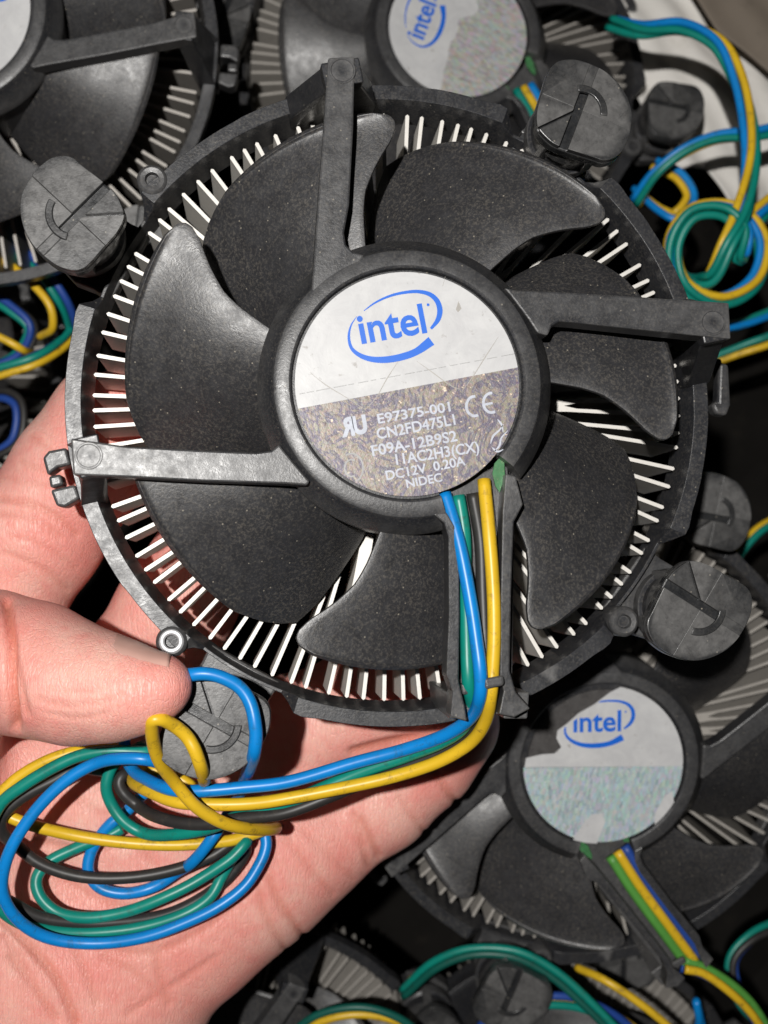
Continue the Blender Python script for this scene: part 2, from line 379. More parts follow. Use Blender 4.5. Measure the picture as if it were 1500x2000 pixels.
def add_arms(root):
    for k, poly in ARMS.items():
        V, Fc = prism(px_poly(poly, -0.06), -4.2, -0.06)
        o = obj('arm', make_mesh('arm', V, Fc, MAT['frame']), root, 0.28)
        e = P(*ARM_END[k], 0)[:2]; rad = e/np.linalg.norm(e); tan = np.array([-rad[1], rad[0]])
        # moulded pip near the end of the arm
        V, Fc = lathe([(0, 0.0), (1.6, 0.0), (1.7, 0.09), (1.9, 0.09), (1.98, 0.0), (1.98, -0.3)], 20, cx=e[0]-rad[0]*0.6, cy=e[1]-rad[1]*0.6)
        obj('moulded_pip', make_mesh('moulded_pip', V, Fc, MAT['frame'], 40), o)
        # trapezoid post going down to the ring
        hw0, hw1 = 2.9, 7.2 if k != 'left' else 5.0
        c = rad*50.6; th = 1.9
        prof = [(-hw1, Z_RING-6.5), (hw1, Z_RING-6.5), (hw1, Z_RING-0.4), (hw0, -3.0), (hw0, -0.35), (-hw0, -0.35), (-hw0, -3.0), (-hw1, Z_RING-0.4)]
        off = tan*(e.dot(tan))
        V = []
        for s in (-1, 1):
            for t, z in prof:
                q = c+tan*t+rad*(s*th-3.4*max(0.0, min(1.0, (z-Z_RING+0.4)/(18.0)))); V.append((q[0], q[1], z))
        n = len(prof)
        Fc = [tuple(range(n)), tuple(range(2*n-1, n-1, -1))]+[(i, n+i, n+(i+1) % n, (i+1) % n) for i in range(n)]
        obj('post', make_mesh('post', V, Fc, MAT['frame']), o, 0.25)
    # the wire channel: floor, two walls, two retaining tabs
    ch = empty('wire_channel', (0, 0, 0), root)
    V, Fc = prism(px_poly([(868, 960), (990, 900), (1004, 1020), (1000, 1392), (892, 1402), (884, 1040)], -4.0), -5.2, -4.0)
    obj('channel_floor', make_mesh('channel_floor', V, Fc, MAT['frame']), ch, 0.2)
    lw = [(846, 1003), (868, 1022), (876, 1050), (877, 1200), (872, 1318), (884, 1352), (880, 1400), (912, 1409), (908, 1380), (896, 1330), (898, 1200), (897, 1060), (890, 1030), (872, 1000)]
    V, Fc = prism(px_poly(lw, 0), -5.0, -0.1)
    obj('channel_wall', make_mesh('channel_wall', V, Fc, MAT['frame']), ch, 0.22)
    rw = [(988, 925), (982, 1000), (979, 1150), (977, 1320), (984, 1350), (975, 1395), (1005, 1401), (1036, 1384), (1008, 1352), (996, 1310), (999, 1150), (1004, 1020), (1022, 985), (1008, 930)]
    V, Fc = prism(px_poly(rw, 0), -5.0, -0.1)
    obj('channel_wall', make_mesh('channel_wall', V, Fc, MAT['frame']), ch, 0.22)
    V, Fc = prism(px_poly([(898, 1335), (925, 1330), (929, 1342), (924, 1354), (902, 1358)], -2.2), -3.4, -1.6)
    obj('retaining_tab', make_mesh('retaining_tab', V, Fc, MAT['frame']), ch, 0.5, 3)
    V, Fc = prism(px_poly([(943, 1325), (982, 1318), (984, 1338), (946, 1346)], 1.2), 1.0, 2.0)
    obj('retaining_tab', make_mesh('retaining_tab', V, Fc, MAT['frame']), ch, 0.45, 3)
    for xs in ((872, 912), (978, 1034)):
        V, Fc = prism(px_poly([(xs[0], 1352), (xs[1], 1352), (xs[1]-4, 1404), (xs[0]+6, 1404)], -5.0), Z_RING-6, -5.0)
        obj('channel_post', make_mesh('channel_post', V, Fc, MAT['frame']), ch, 0.25)

def add_ring(root):
    n = 240; V = []; Fc = []
    rr = random.Random(3)
    pa = [math.degrees(math.atan2(p[1], p[0])) for p in PIN_XY]
    steps = []; cur = (0, 0)
    for i in range(n):
        if i % 8 == 0: cur = (rr.uniform(-0.10, 0.10), rr.uniform(-0.10, 0.10))
        steps.append(cur)
    bot = math.degrees(math.atan2(*P(945, 1380, -10)[:2][::-1]))
    for i in range(n):
        a = 360*i/n; dmin = min(abs((a-q+180) % 360-180) for q in pa)
        dip = max(0.0, min(1.0, (11.0-dmin)/2.0))
        dz, dr = steps[i]
        ro = (ROUT+dr)*(1-dip)+50.4*dip; zt = (Z_RING+dz)-3.5*dip
        # flange is a little wider between pins, lip thickens towards the ends
        sw = max(0.0, 1-abs(dmin-13)/3.0)*0.45
        ro += sw*(1-dip)
        c, s = math.cos(R_(a)), math.sin(R_(a))
        for r, z in ((RIN+0.75, zt), (ro, zt), (ro, zt-3.0), (RIN+1.6, zt-3.4), (RIN+1.0, Z_RINGB), (RIN-0.3, Z_RINGB), (RIN+0.35, zt-1.6)):
            V.append((r*c, r*s, z))
    k = 7
    for i in range(n):
        j = (i+1) % n
        for q in range(k): Fc.append((i*k+q, j*k+q, j*k+(q+1) % k, i*k+(q+1) % k))
    o = obj('frame_ring', make_mesh('frame_ring', V, Fc, MAT['frame'], 30), root, 0.2)
    for (px, py), zn in (((335, 1253), 0), ((297, 350), 0), ((1220, 1214), 0)):
        c = P(px, py, Z_RING+0.4)
        V, Fc = lathe([(0.0, -0.8), (0.95, -0.8), (1.15, 0.05), (1.9, 0.15), (2.3, -0.15), (2.5, -0.6), (2.5, -7)], 24, cx=c[0], cy=c[1])
        V = [(x, y, z+Z_RING+0.4) for x, y, z in V]
        b = obj('screw_boss', make_mesh('screw_boss', V, Fc, MAT['frame'], 40), root)
        if py == 1253:
            V, Fc = lathe([(1.05, 0.3), (1.25, 0.42), (1.75, 0.42), (1.95, 0.3), (1.95, 0)], 24, cx=c[0], cy=c[1])
            V = [(x, y, z+Z_RING+0.4) for x, y, z in V]
            obj('screw', make_mesh('screw', V, Fc, MAT['zinc'], 40), b)
    # clip on the left, rod clip on the right
    cl = empty('clip', (0, 0, 0), root)
    for pts in ([(118, 570), (175, 505), (350, 470), (395, 640), (268, 668), (165, 745)], [(172, 752), (292, 728), (322, 835), (192, 868)], [(188, 885), (430, 830), (480, 965), (335, 1055), (250, 1042)]):
        V, Fc = prism(px_poly(pts, -21, (60, 780), 5.0), -25.5, -21+random.uniform(-.6, .6))
        obj('clip_prong', make_mesh('clip_prong', V, Fc, MAT['frame']), cl, 0.45, 3)
    V, Fc = prism(px_poly([(1405, 705), (1424, 712), (1428, 790), (1420, 812), (1398, 808), (1390, 790), (1402, 785)], -22), -25, -22)
    obj('rod_clip', make_mesh('rod_clip', V, Fc, MAT['frame']), root, 0.6, 3)
    V, Fc = prism(px_poly([(1370, 700), (1410, 700), (1412, 722), (1372, 725)], -23), -25, -23)
    obj('rod_clip', make_mesh('rod_clip', V, Fc, MAT['frame']), root, 0.4, 3)

CAPO = [(240, 285), (320, 205), (400, 150), (520, 128), (600, 150), (660, 200), (880, 370), (1000, 480), (1055, 580), (1085, 670), (1078, 740), (1020, 860), (900, 1010), (760, 1180), (700, 1228), (620, 1248), (520, 1230), (430, 1190), (320, 1105), (230, 1010), (170, 920), (130, 820), (105, 700), (103, 600), (120, 500), (160, 410)]
CAPL = [((x-600)*0.0158, -(y-690)*0.0158) for x, y in CAPO]        # mm, nose to +x

def smooth_poly(p, n=3):
    q = np.array(p+[p[0]], float)
    q = catmull(np.vstack([q[-2], q, q[1]]), n)[n:-n-1]
    return [tuple(x) for x in q]

def cap_meshes():
    base = smooth_poly(CAPL)
    V, Fc = prism(base, -3.4, -1.15)
    body = make_mesh('cap', V, Fc, MAT['cap'])
    sd = np.array([math.cos(R_(47)), math.sin(R_(47))]); sn = np.array([-sd[1], sd[0]])
    bd = np.array([math.cos(R_(5)), math.sin(R_(5))]); bn = np.array([-bd[1], bd[0]])
    inner = [tuple(np.array(q)*0.985) for q in base]
    half = clip_half(inner, sd*-0.1, sd)               # slot side of the cap
    other = clip_half(inner, sd*-0.12, -sd)
    sl = 0.72
    def cut(poly, ops):
        for p, nn in ops: poly = clip_half(poly, p, nn)
        return poly
    c = np.array([0.45, -0.45])
    pieces = [cut(half, [(c+sn*sl, sn)]),
              cut(half, [(c-sn*sl, -sn), (c+bn*0.2, bn)]),
              cut(half, [(c-sn*sl, -sn), (c-bn*0.2, -bn)])]
    hs = [0.0, -0.1, -0.16]
    ms = []
    for pc, h in zip(pieces, hs):
        if len(pc) > 2:
            V, Fc = prism(pc, -1.3, h); ms.append(make_mesh('cap_segment', V, Fc, MAT['cap']))
    o2 = cut(other, [(c+sn*sl, sn)]); o3 = cut(other, [(c-sn*sl, -sn)])
    o4 = cut(cut(other, [(c-sn*sl*1.02, sn), (c+sn*sl*1.02, -sn)]), [(sd*-3.2, -sd)])
    for pc, h in ((o2, -0.22), (o3, -0.24), (o4, -0.26)):
        if len(pc) > 2:
            V, Fc = prism(pc, -1.3, h); ms.append(make_mesh('cap_segment', V, Fc, MAT['cap']))
    V = []; Fc = []
    a0, a1, m = 150, 255, 16
    for i in range(m+1):
        a = R_(a0+(a1-a0)*i/m)
        for r, z in ((3.1, -0.4), (3.2, 0.02), (4.25, 0.02), (4.4, -0.4)): V.append((0.2+r*math.cos(a), r*math.sin(a), z))
    for i in range(m):
        for q in range(3): Fc.append((i*4+q, i*4+q+1, i*4+q+5, i*4+q+4))
    Fc += [(3, 2, 1, 0), (m*4, m*4+1, m*4+2, m*4+3)]
    ms.append(make_mesh('cap_arrow', V, Fc, MAT['cap'], 40))
    return body, ms

CAP_BODY, CAP_SEG = cap_meshes()
_V, _F = lathe([(6.1, -3.3), (6.4, -3.6), (6.4, -7.0), (5.9, -7.4), (5.9, -10.5), (6.5, -11), (6.5, -13.5), (5.4, -14), (4.6, -24), (2.2, -27), (0, -27)], 36)
PIN_BODY = make_mesh('push_pin', _V, _F, MAT['frame'], 40)
PIN_NOTCH = make_mesh('side_rib', *merge([prism([(6.0*math.cos(R_(a))-1.0, 6.0*math.sin(R_(a))-.6), (6.0*math.cos(R_(a))+1.0, 6.0*math.sin(R_(a))-.6), (6.0*math.cos(R_(a))+1.0, 6.0*math.sin(R_(a))+.6), (6.0*math.cos(R_(a))-1.0, 6.0*math.sin(R_(a))+.6)], -12, -3.8) for a in (20, 100, 190, 280)]), MAT['frame'])

def add_pins(root):
    for i, ((pp, ang), xy) in enumerate(zip(PINS, PIN_XY)):
        p = obj('push_pin', PIN_BODY, root); p.location = (xy[0]*S, xy[1]*S, Z_CAP*S); p.rotation_euler = (0, 0, R_(ang))
        c = obj('cap', CAP_BODY, p, 0.35, 3)
        for m in CAP_SEG: obj(m.name.split('.')[0], m, p, 0.12, 2)
        obj('side_rib', PIN_NOTCH, p, 0.15)
        rad = np.array(xy)/np.linalg.norm(xy); tan = np.array([-rad[1], rad[0]])
        q = [rad*48.7-tan*6.5, rad*48.7+tan*6.5, rad*52.0+tan*6.3, np.array(xy)+tan*6.7-rad*1.0, np.array(xy)+tan*4.6+rad*4.9, np.array(xy)+rad*6.8, np.array(xy)-tan*4.6+rad*4.9, np.array(xy)-tan*6.7-rad*1.0, rad*52.0-tan*6.3]
        V, Fc = prism(q, -29.0, -25.0)
        obj('pin_bracket', make_mesh('pin_bracket', V, Fc, MAT['frame']), root, 0.4)

def blade_mesh():
    r_cw = np.array([22.0, 24.2, 27.0, 30.2, 33.8, 37.5, 39.6, 40.9, 41.7, 42.1]); a_cw = np.array([11.5, 10.4, 9.2, 7.3, 3.4, -0.9, -2.2, -1.9, -0.4, 2.6])
    r_cc = np.array([21.0, 27.0, 31.0, 35.5, 39.5, 41.8]); a_cc = np.array([60.0, 56.0, 53.6, 51.1, 48.3, 45.0])
    nu, nv = 24, 24; V = []; Fc = []
    for i in range(nu+1):
        u = i/nu                                       # 0 = deep, counter-clockwise edge; 1 = high, clockwise edge
        ro = 42.1-3.4*max(0, (0.22-u)/0.22)**2
        for j in range(nv+1):
            v = 1-(1-j/nv)**1.5; r = 20.6+(ro-20.6)*v
            ac = np.interp(r, r_cw, a_cw); ad = np.interp(r, r_cc, a_cc)
            if u > 0.90 and r > 39: ac += 0
            a = ad+(ac-ad)*u
            zu = 1-(1-u)**2.1
            z = -19.6+15.0*zu - 0.6*math.sin(math.pi*u) + 0.6*v*(u-0.5)
            V.append((r*math.cos(R_(a)), r*math.sin(R_(a)), z))
    for i in range(nu):
        for j in range(nv):
            a = i*(nv+1)+j; Fc.append((a, a+1, a+nv+2, a+nv+1))
    return make_mesh('blade', V, Fc, MAT['blade'], 0)
BLADE = blade_mesh()

def add_rotor(root, phase=42.8):
    V, Fc = lathe([(0, -6.6), (20.6, -6.6), (21.6, -7.4), (21.6, -19.5), (0, -19.5)], 80)
    o = obj('fan_rotor', make_mesh('fan_rotor', V, Fc, MAT['blade'], 35), root)
    for k in range(7):
        b = obj('blade', BLADE, o); b.rotation_euler = (0, 0, R_(phase+k*360/7))
        s = b.modifiers.new('thickness', 'SOLIDIFY'); s.thickness = 0.9*S; s.offset = 0
        e = b.modifiers.new('edge', 'BEVEL'); e.width = 0.3*S; e.segments = 2; e.limit_method = 'ANGLE'; e.angle_limit = R_(50)

def fin_mesh(spread):
    # one forked fin of the radial heat sink: stem near the core, two prongs outside
    t = 0.31; zt, zb = -21.6, -35.0
    h = R_(spread)
    def pr(a, r, off):
        c, s = math.cos(a), math.sin(a); return (r*c-off*s, r*s+off*c)
    r0, rf, r1 = 15.0, 27.5, 48.2
    pts = [pr(0, r0, -0.7), pr(0, rf-3, -1.0), pr(-h*0.75, rf+1.5, -t), pr(-h, r1, -t), pr(-h, r1+0.25, 0), pr(-h, r1, t), pr(-h*0.82, rf+3.2, t), pr(0, rf+1.0, 0),
           pr(h*0.82, rf+3.2, -t), pr(h, r1, -t), pr(h, r1+0.25, 0), pr(h, r1, t), pr(h*0.75, rf+1.5, t), pr(0, rf-3, 1.0), pr(0, r0, 0.7)]
    V, Fc = prism(pts, zb, zt)
    return make_mesh('fin', V, Fc, MAT['fin'])
FINS = [fin_mesh(s) for s in (1.6, 1.75, 1.85, 2.0, 1.45)]

def add_sink(root, seed=1):
    rr = random.Random(seed)
    V, Fc = lathe([(0, -21.8), (15.4, -21.8), (15.8, -22.2), (15.8, -38), (0, -38)], 64)
    o = obj('heat_sink', make_mesh('heat_sink', V, Fc, MAT['core'], 35), root)
    for k in range(50):
        f = obj('fin', rr.choice(FINS), o); f.rotation_euler = (0, 0, R_(k*7.2+rr.uniform(-0.7, 0.7)))

# ---- label and print
def text_poly(body, bold=0.0, size=1.0):
    cu = bpy.data.curves.new('t', 'FONT'); cu.body = body; cu.size = size; cu.offset = bold; cu.resolution_u = 4
    o = bpy.data.objects.new('t', cu); COL.objects.link(o)
    dg = bpy.context.evaluated_depsgraph_get(); dg.update()
    me = bpy.data.meshes.new_from_object(o.evaluated_get(dg))
    V = [tuple(v.co) for v in me.vertices]; Fc = [tuple(p.vertices) for p in me.polygons]
    bpy.data.objects.remove(o); bpy.data.curves.remove(cu); bpy.data.meshes.remove(me)
    return np.array(V), Fc

LOFF, LSC, ZL = (550, 500), 1500/550, -0.62
def L(x, y): return P(LOFF[0]+x/LSC, LOFF[1]+y/LSC, ZL)[:2]

def text_on(body, p0, p1, cap_h, bold=0.0, mirror=False):
    """lay a line of print so that its ink runs from p0 to p1 (baseline), cap height cap_h, all in label-crop pixels"""
    V, Fc = text_poly(body, bold)
    x0, x1 = V[:, 0].min(), V[:, 0].max(); hh = V[:, 1].max()
    if mirror: V[:, 0] = x0+x1-V[:, 0]; Fc = [f[::-1] for f in Fc]
    a = L(*p0); b = L(*p1); d = b-a; n = np.array([-d[1], d[0]])/np.linalg.norm(d)
    u = np.linalg.norm(L(100, 100)-L(200, 100))/100*cap_h
    out = []
    for x, y, z in V:
        q = a+d*((x-x0)/(x1-x0))+n*(y/hh*u); out.append((q[0], q[1], ZL+0.05))
    return out, Fc

def strip(path, widths, z):
    p = catmull(path, 6) if len(path) > 2 else np.array(path, float)
    wd = np.interp(np.linspace(0, 1, len(p)), np.linspace(0, 1, len(widths)), widths)
    t = np.gradient(p, axis=0); t /= np.linalg.norm(t, axis=1)[:, None]+1e-9
    n = np.stack([-t[:, 1], t[:, 0]], 1)
    V = []; Fc = []
    for i in range(len(p)):
        V.append((*(p[i]+n[i]*wd[i]/2), z)); V.append((*(p[i]-n[i]*wd[i]/2), z))
    for i in range(len(p)-1): Fc.append((2*i, 2*i+1, 2*i+3, 2*i+2))
    return V, Fc

MM = np.linalg.norm(L(100, 100)-L(200, 100))/100        # mm per label-crop pixel
def logo_parts():
    parts = []
    sw1 = [(438, 292), (500, 248), (580, 212), (660, 194), (730, 190), (790, 205), (828, 240), (843, 290), (832, 340), (795, 388)]
    parts.append(strip([L(*q) for q in sw1], [4*MM, 10*MM, 13*MM, 16*MM, 19*MM, 24*MM, 28*MM, 30*MM, 26*MM, 14*MM], ZL+0.05))
    sw2 = [(400, 322), (370, 370), (358, 430), (372, 490), (415, 528), (480, 550), (560, 552), (650, 535), (720, 508), (798, 452)]
    parts.append(strip([L(*q) for q in sw2], [2*MM, 8*MM, 14*MM, 18*MM, 24*MM, 30*MM, 36*MM, 38*MM, 38*MM, 52*MM], ZL+0.05))
    parts.append(text_on('intel', (425, 466), (776, 405), 158, 0.021))
    parts.append(lathe([(0, ZL+0.05), (8*MM, ZL+0.05)], 12, cx=L(780, 260)[0], cy=L(780, 260)[1]))
    return parts
LOGO = [make_mesh('logo', *merge(logo_parts()), MAT['ink'])]

LR = 16.6
LDIR = L(1275, 590)-L(105, 810); LDIR /= np.linalg.norm(LDIR); LNRM = np.array([-LDIR[1], LDIR[0]])
LSPLIT = L(690, 700)
def disc_poly(n=120, r=LR): return [(r*math.cos(2*math.pi*i/n), r*math.sin(2*math.pi*i/n)) for i in range(n)]
WHITE = make_mesh('white_field', *prism(clip_half(disc_poly(), LSPLIT, LNRM), ZL-0.3, ZL), MAT['white'])
FOILP = clip_half(disc_poly(), LSPLIT-LNRM*0.0, -LNRM)
FOIL = make_mesh('foil_field', *prism(FOILP, ZL-0.3, ZL-0.004), MAT['foil'])
FOIL_PALE = make_mesh('foil_field', *prism(FOILP, ZL-0.3, ZL-0.004), MAT['foilpale'])
FOIL_PINK = make_mesh('foil_field', *prism(FOILP, ZL-0.3, ZL-0.004), MAT['foilpink'])

_rr = random.Random(5)
_arc = [np.array(q) for q in clip_half(disc_poly(160), LSPLIT, LNRM)]
_on = [abs((q-LSPLIT).dot(LNRM)) < 1e-6 for q in _arc]
_edge = [q for q, o_ in zip(_arc, _on) if o_]; _edge.sort(key=lambda q: -q.dot(LDIR))
_rest = [q for q, o_ in zip(_arc, _on) if not o_]
_rest.sort(key=lambda q: (math.atan2(q.dot(LNRM), q.dot(LDIR))+math.pi/2) % (2*math.pi))
_tear = [_edge[-1]+(_edge[0]-_edge[-1])*t+LNRM*(_rr.uniform(-2.2, 1.6) if 0.03 < t < 0.97 else 0) for t in (0, .09, .16, .28, .36, .5, .58, .7, .81, .92, 1)]
_tear = [q[:2]+LNRM*_rr.uniform(-.18, .18)*(0 < i < 50) for i, q in enumerate(catmull([(*q, 0) for q in _tear], 5))]
WHITE_RAGGED = make_mesh('white_field', *prism([tuple(q) for q in _tear+_rest], ZL-0.3, ZL), MAT['white'])
FOIL_DISC = make_mesh('foil_field', *prism(disc_poly(), ZL-0.3, ZL-0.03), MAT['foilpink'])

def add_label(root):
    lb = empty('label', (0, 0, 0), root)
    obj('white_field', WHITE, lb); obj('foil_field', FOIL, lb); obj('logo', LOGO[0], lb)
    lines = [('E97375-001', (515, 893), (902, 826), 52), ('CN2FD475L1', (512, 976), (928, 897), 58), ('F09A-12B9S2', (485, 1066), (938, 984), 58),
             ('11AC2H3(CX)', (612, 1112), (1055, 1042), 58), ('DC12V  0.20A', (560, 1194), (982, 1113), 50), ('NIDEC', (668, 1236), (858, 1199), 46)]
    for t, a, b, h in lines:
        V, Fc = text_on(t, a, b, h, 0.02)
        obj('print_line', make_mesh('print_line', V, Fc, MAT['inkpale']), lb)
    parts = []
    for cx, cy, a0, a1 in ((1028, 800, 75, 285), (1118, 782, 75, 285)):
        pts = [L(cx+44*math.cos(R_(a+10)), cy-52*math.sin(R_(a+10))) for a in range(a0, a1+1, 15)]
        parts.append(strip(pts, [15*MM, 15*MM], ZL+0.05))
    parts.append(strip([L(1080, 792), L(1124, 783)], [13*MM, 13*MM], ZL+0.052))
    obj('approval_mark', make_mesh('approval_mark', *merge(parts), MAT['inkpale']), lb)
    V1, F1 = text_on('R', (322, 962), (392, 950), 98, 0.05, True); V2, F2 = text_on('U', (388, 950), (462, 937), 96, 0.05)
    obj('approval_mark', make_mesh('approval_mark', *merge([(V1, F1), (V2, F2)]), MAT['inkpale']), lb)
    parts = []
    for rr_, a0, a1 in ((62, -60, 120), (36, 60, 300)):
        parts.append(strip([L(372+rr_*math.cos(R_(a)), 1130-1.25*rr_*math.sin(R_(a))) for a in range(a0, a1+1, 20)], [9*MM, 9*MM], ZL+0.05))
    obj('recycling_mark', make_mesh('recycling_mark', *merge(parts), MAT['inkgrey']), lb)
    # torn white patch at lower right of the foil
    tp = [strip([L(*q) for q in pts], [4*MM, 12*MM, 9*MM, 3*MM], ZL+0.05) for pts in ([(1112, 1000), (1128, 958), (1158, 930), (1182, 895)], [(1135, 1040), (1160, 1010), (1170, 970), (1205, 930)], [(1150, 870), (1172, 900), (1180, 940)], [(1120, 1020), (1150, 1042), (1182, 1030)])]
    obj('torn_patch', make_mesh('torn_patch', *merge(tp), MAT['inkpale']), lb)
    parts = []
    x = 95
    while x < 1250:                                    # printed dashed line
        ln = random.choice((40, 55, 70, 30)); y = 735-(x-95)*0.187
        y2 = 735-(x+ln-95)*0.187
        parts.append(strip([L(x, y), L(x+ln, y2)], [4*MM, 4*MM], ZL+0.03)); x += ln+random.choice((8, 12, 22))
    obj('dashed_line', make_mesh('dashed_line', *merge(parts), MAT['inkgrey']), lb)
    parts = []
    for pts in ([(150, 620), (240, 690), (330, 745), (440, 815)], [(625, 555), (560, 655), (500, 760), (450, 815)], [(1155, 430), (1090, 530), (1010, 655), (960, 720)], [(720, 560), (810, 625), (900, 690), (950, 712)], [(872, 110), (858, 160)]):
        parts.append(strip([L(*q) for q in pts], [1.5*MM, 5*MM, 4*MM, 2*MM], ZL+0.035))
    parts.append(prism([L(*q) for q in [(928, 285), (942, 240), (958, 280), (940, 300)]], ZL, ZL+0.03))
    obj('scratch', make_mesh('scratch', *merge(parts), MAT['scratch']), lb)
    return lb

def build_cooler():
    root = empty('cpu_cooler')
    add_ring(root); add_hub(root); add_arms(root); add_pins(root); add_rotor(root); add_sink(root)
    return root

def bake(root):
    """apply bevels and thicknesses once, so that every copy can share the finished mesh"""
    dg = bpy.context.evaluated_depsgraph_get(); dg.update(); cache = {}
    for o in list(root.children_recursive):
        if o.type == 'MESH' and len(o.modifiers):
            key = o.data.name
            if key not in cache: cache[key] = bpy.data.meshes.new_from_object(o.evaluated_get(dg))
    for o in list(root.children_recursive):
        if o.type == 'MESH' and len(o.modifiers):
            nm = o.data.name; o.modifiers.clear(); o.data = cache[nm]

held = build_cooler()
bake(held)
proto_children = list(held.children)
add_label(held)

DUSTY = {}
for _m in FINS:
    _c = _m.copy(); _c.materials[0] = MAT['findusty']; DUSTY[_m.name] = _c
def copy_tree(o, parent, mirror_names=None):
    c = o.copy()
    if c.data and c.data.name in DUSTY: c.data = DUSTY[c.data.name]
    COL.objects.link(c); c.parent = parent
    for ch in list(o.children): copy_tree(ch, c)
    return c

def pile_cooler(px, py, z, rot, tilt=(0, 0), mirror=False, foil=None, lrot=0.0, leads=None, with_label=True, ragged=False):
    root = empty('cpu_cooler', P(px, py, z))
    root.rotation_euler = (R_(tilt[0]), R_(tilt[1]), R_(rot))
    for ch in proto_children:
        c = copy_tree(ch, root)
        if mirror:
            c.matrix_parent_inverse = Matrix.Identity(4)
            c.location.x *= -1; c.rotation_euler.z *= -1; c.scale.x *= -1
    if with_label:
        lb = empty('label', (0, 0, 0), root); lb.rotation_euler = (0, 0, R_(lrot))
        if ragged:
            obj('white_field', WHITE_RAGGED, lb); obj('foil_field', FOIL_DISC, lb)
        else:
            obj('white_field', WHITE, lb); obj('foil_field', foil or FOIL_PALE, lb)
        obj('logo', LOGO[0], lb)
    if leads:
        for col, dx in leads:
            pts = []
            for (x, y, zz) in ((905, 985, -2.2), (915, 1100, -1.6), (918, 1250, -1.4), (918, 1390, -2.5)):
                q = P(x+dx, y, zz); pts.append((-q[0] if mirror else q[0], q[1], q[2]))
            V, Fc = tube(catmull(pts, 6), 1.05, 10)
            obj('wire', make_mesh('wire', V, Fc, MAT[col], 0), root)
    return root

def kink(p, amp, seed):
    rr = np.random.default_rng(seed); k = max(4, len(p)//9)
    nz = np.stack([np.interp(np.linspace(0, k, len(p)), np.arange(k+1), rr.normal(0, amp, k+1)) for _ in range(3)], 1)
    ker = np.ones(7)/7
    for c in range(3): nz[:, c] = np.convolve(np.pad(nz[:, c], 3, mode='edge'), ker, 'valid')
    return p+nz

def wire_mesh(col, pts, r=1.02, n=7, sides=12):
    V, Fc = tube(kink(catmull([P(*q) for q in pts], n), 0.16, len(pts)), r, sides)
    return make_mesh('wire', V, Fc, MAT[col], 0)

# ---- the four wires of the held cooler
def Z8(pts): return [(x/2.6786, 1300+y/2.6786, z) for x, y, z in pts]
blue = [(868, 965, -2.4), (888, 1030, -1.2), (905, 1100, -0.4), (920, 1180, 0.2), (930, 1250, 0.8), (937, 1310, 1.2), (937, 1352, 0.2), (920, 1398, -5), (875, 1432, -9), (800, 1459, -12.5), (700, 1487, -15)] + Z8([
    (1500, 610, -17), (1250, 638, -18), (1050, 652, -18.5), (930, 650, -19.5), (840, 628, -22), (760, 590, -26), (700, 550, -30), (665, 490, -33), (655, 420, -32), (660, 340, -30), (720, 220, -26), (840, 110, -18), (930, 60, -10), (985, 48, -6.2), (1060, 38, -5.6), (1150, 55, -5.4), (1250, 112, -5.4), (1318, 220, -5.4), (1340, 340, -5.4), (1328, 450, -6.2), (1306, 528, -13), (1286, 588, -21.5), (1260, 660, -29), (1200, 760, -35), (1110, 900, -34.8), (1010, 1030, -37), (930, 1085, -41), (800, 1165, -42), (650, 1195, -41.5), (520, 1160, -41.5), (463, 1080, -41.5), (470, 985, -41.5), (520, 890, -41), (580, 820, -40.5), (660, 760, -40.5), (730, 690, -40), (830, 610, -38), (885, 560, -32), (860, 515, -26), (770, 488, -23.5), (650, 484, -24), (520, 508, -26), (380, 580, -26.5), (250, 690, -27), (140, 820, -27.5), (60, 950, -28), (15, 1080, -29), (10, 1180, -30), (55, 1285, -31.5), (140, 1362, -33), (260, 1418, -34.5), (400, 1450, -35.5), (560, 1452, -36), (750, 1420, -37), (950, 1350, -38), (1150, 1255, -39), (1300, 1140, -39.5), (1370, 1025, -40), (1392, 940, -40.5), (1392, 880, -41)])
yellow = [(947, 935, -2.3), (955, 1040, -0.8), (961, 1150, -0.2), (962, 1250, 0.0), (960, 1310, -0.2), (957, 1360, -0.6), (946, 1412, -5), (915, 1454, -9.5), (860, 1486, -12.5), (780, 1512, -15), (680, 1536, -16.5)] + Z8([
    (1500, 692, -17.5), (1300, 715, -18.5), (1100, 722, -19), (950, 706, -20), (820, 668, -23), (740, 640, -27), (700, 600, -33), (750, 540, -39), (880, 560, -39), (1020, 640, -38), (1094, 668, -28), (1082, 612, -21), (1068, 576, -10), (1052, 525, -6.2), (1025, 450, -5.2), (975, 375, -5), (905, 312, -4), (840, 277, -2.5), (800, 282, -2.5), (787, 335, -4), (803, 430, -7.5), (850, 535, -11), (920, 628, -14), (1020, 725, -15.6), (1150, 808, -17.5), (1280, 850, -21), (1400, 860, -27), (1440, 848, -33), (1400, 850, -38.5), (1300, 890, -38.5), (1200, 920, -38), (1080, 932, -37.5), (900, 936, -37.5), (600, 920, -37.5), (350, 885, -37), (180, 845, -36), (50, 790, -36), (-30, 740, -36), (-50, 690, -35), (0, 668, -34), (100, 583, -33.5), (250, 497, -33), (400, 450, -33), (560, 428, -33.5), (640, 430, -35)])
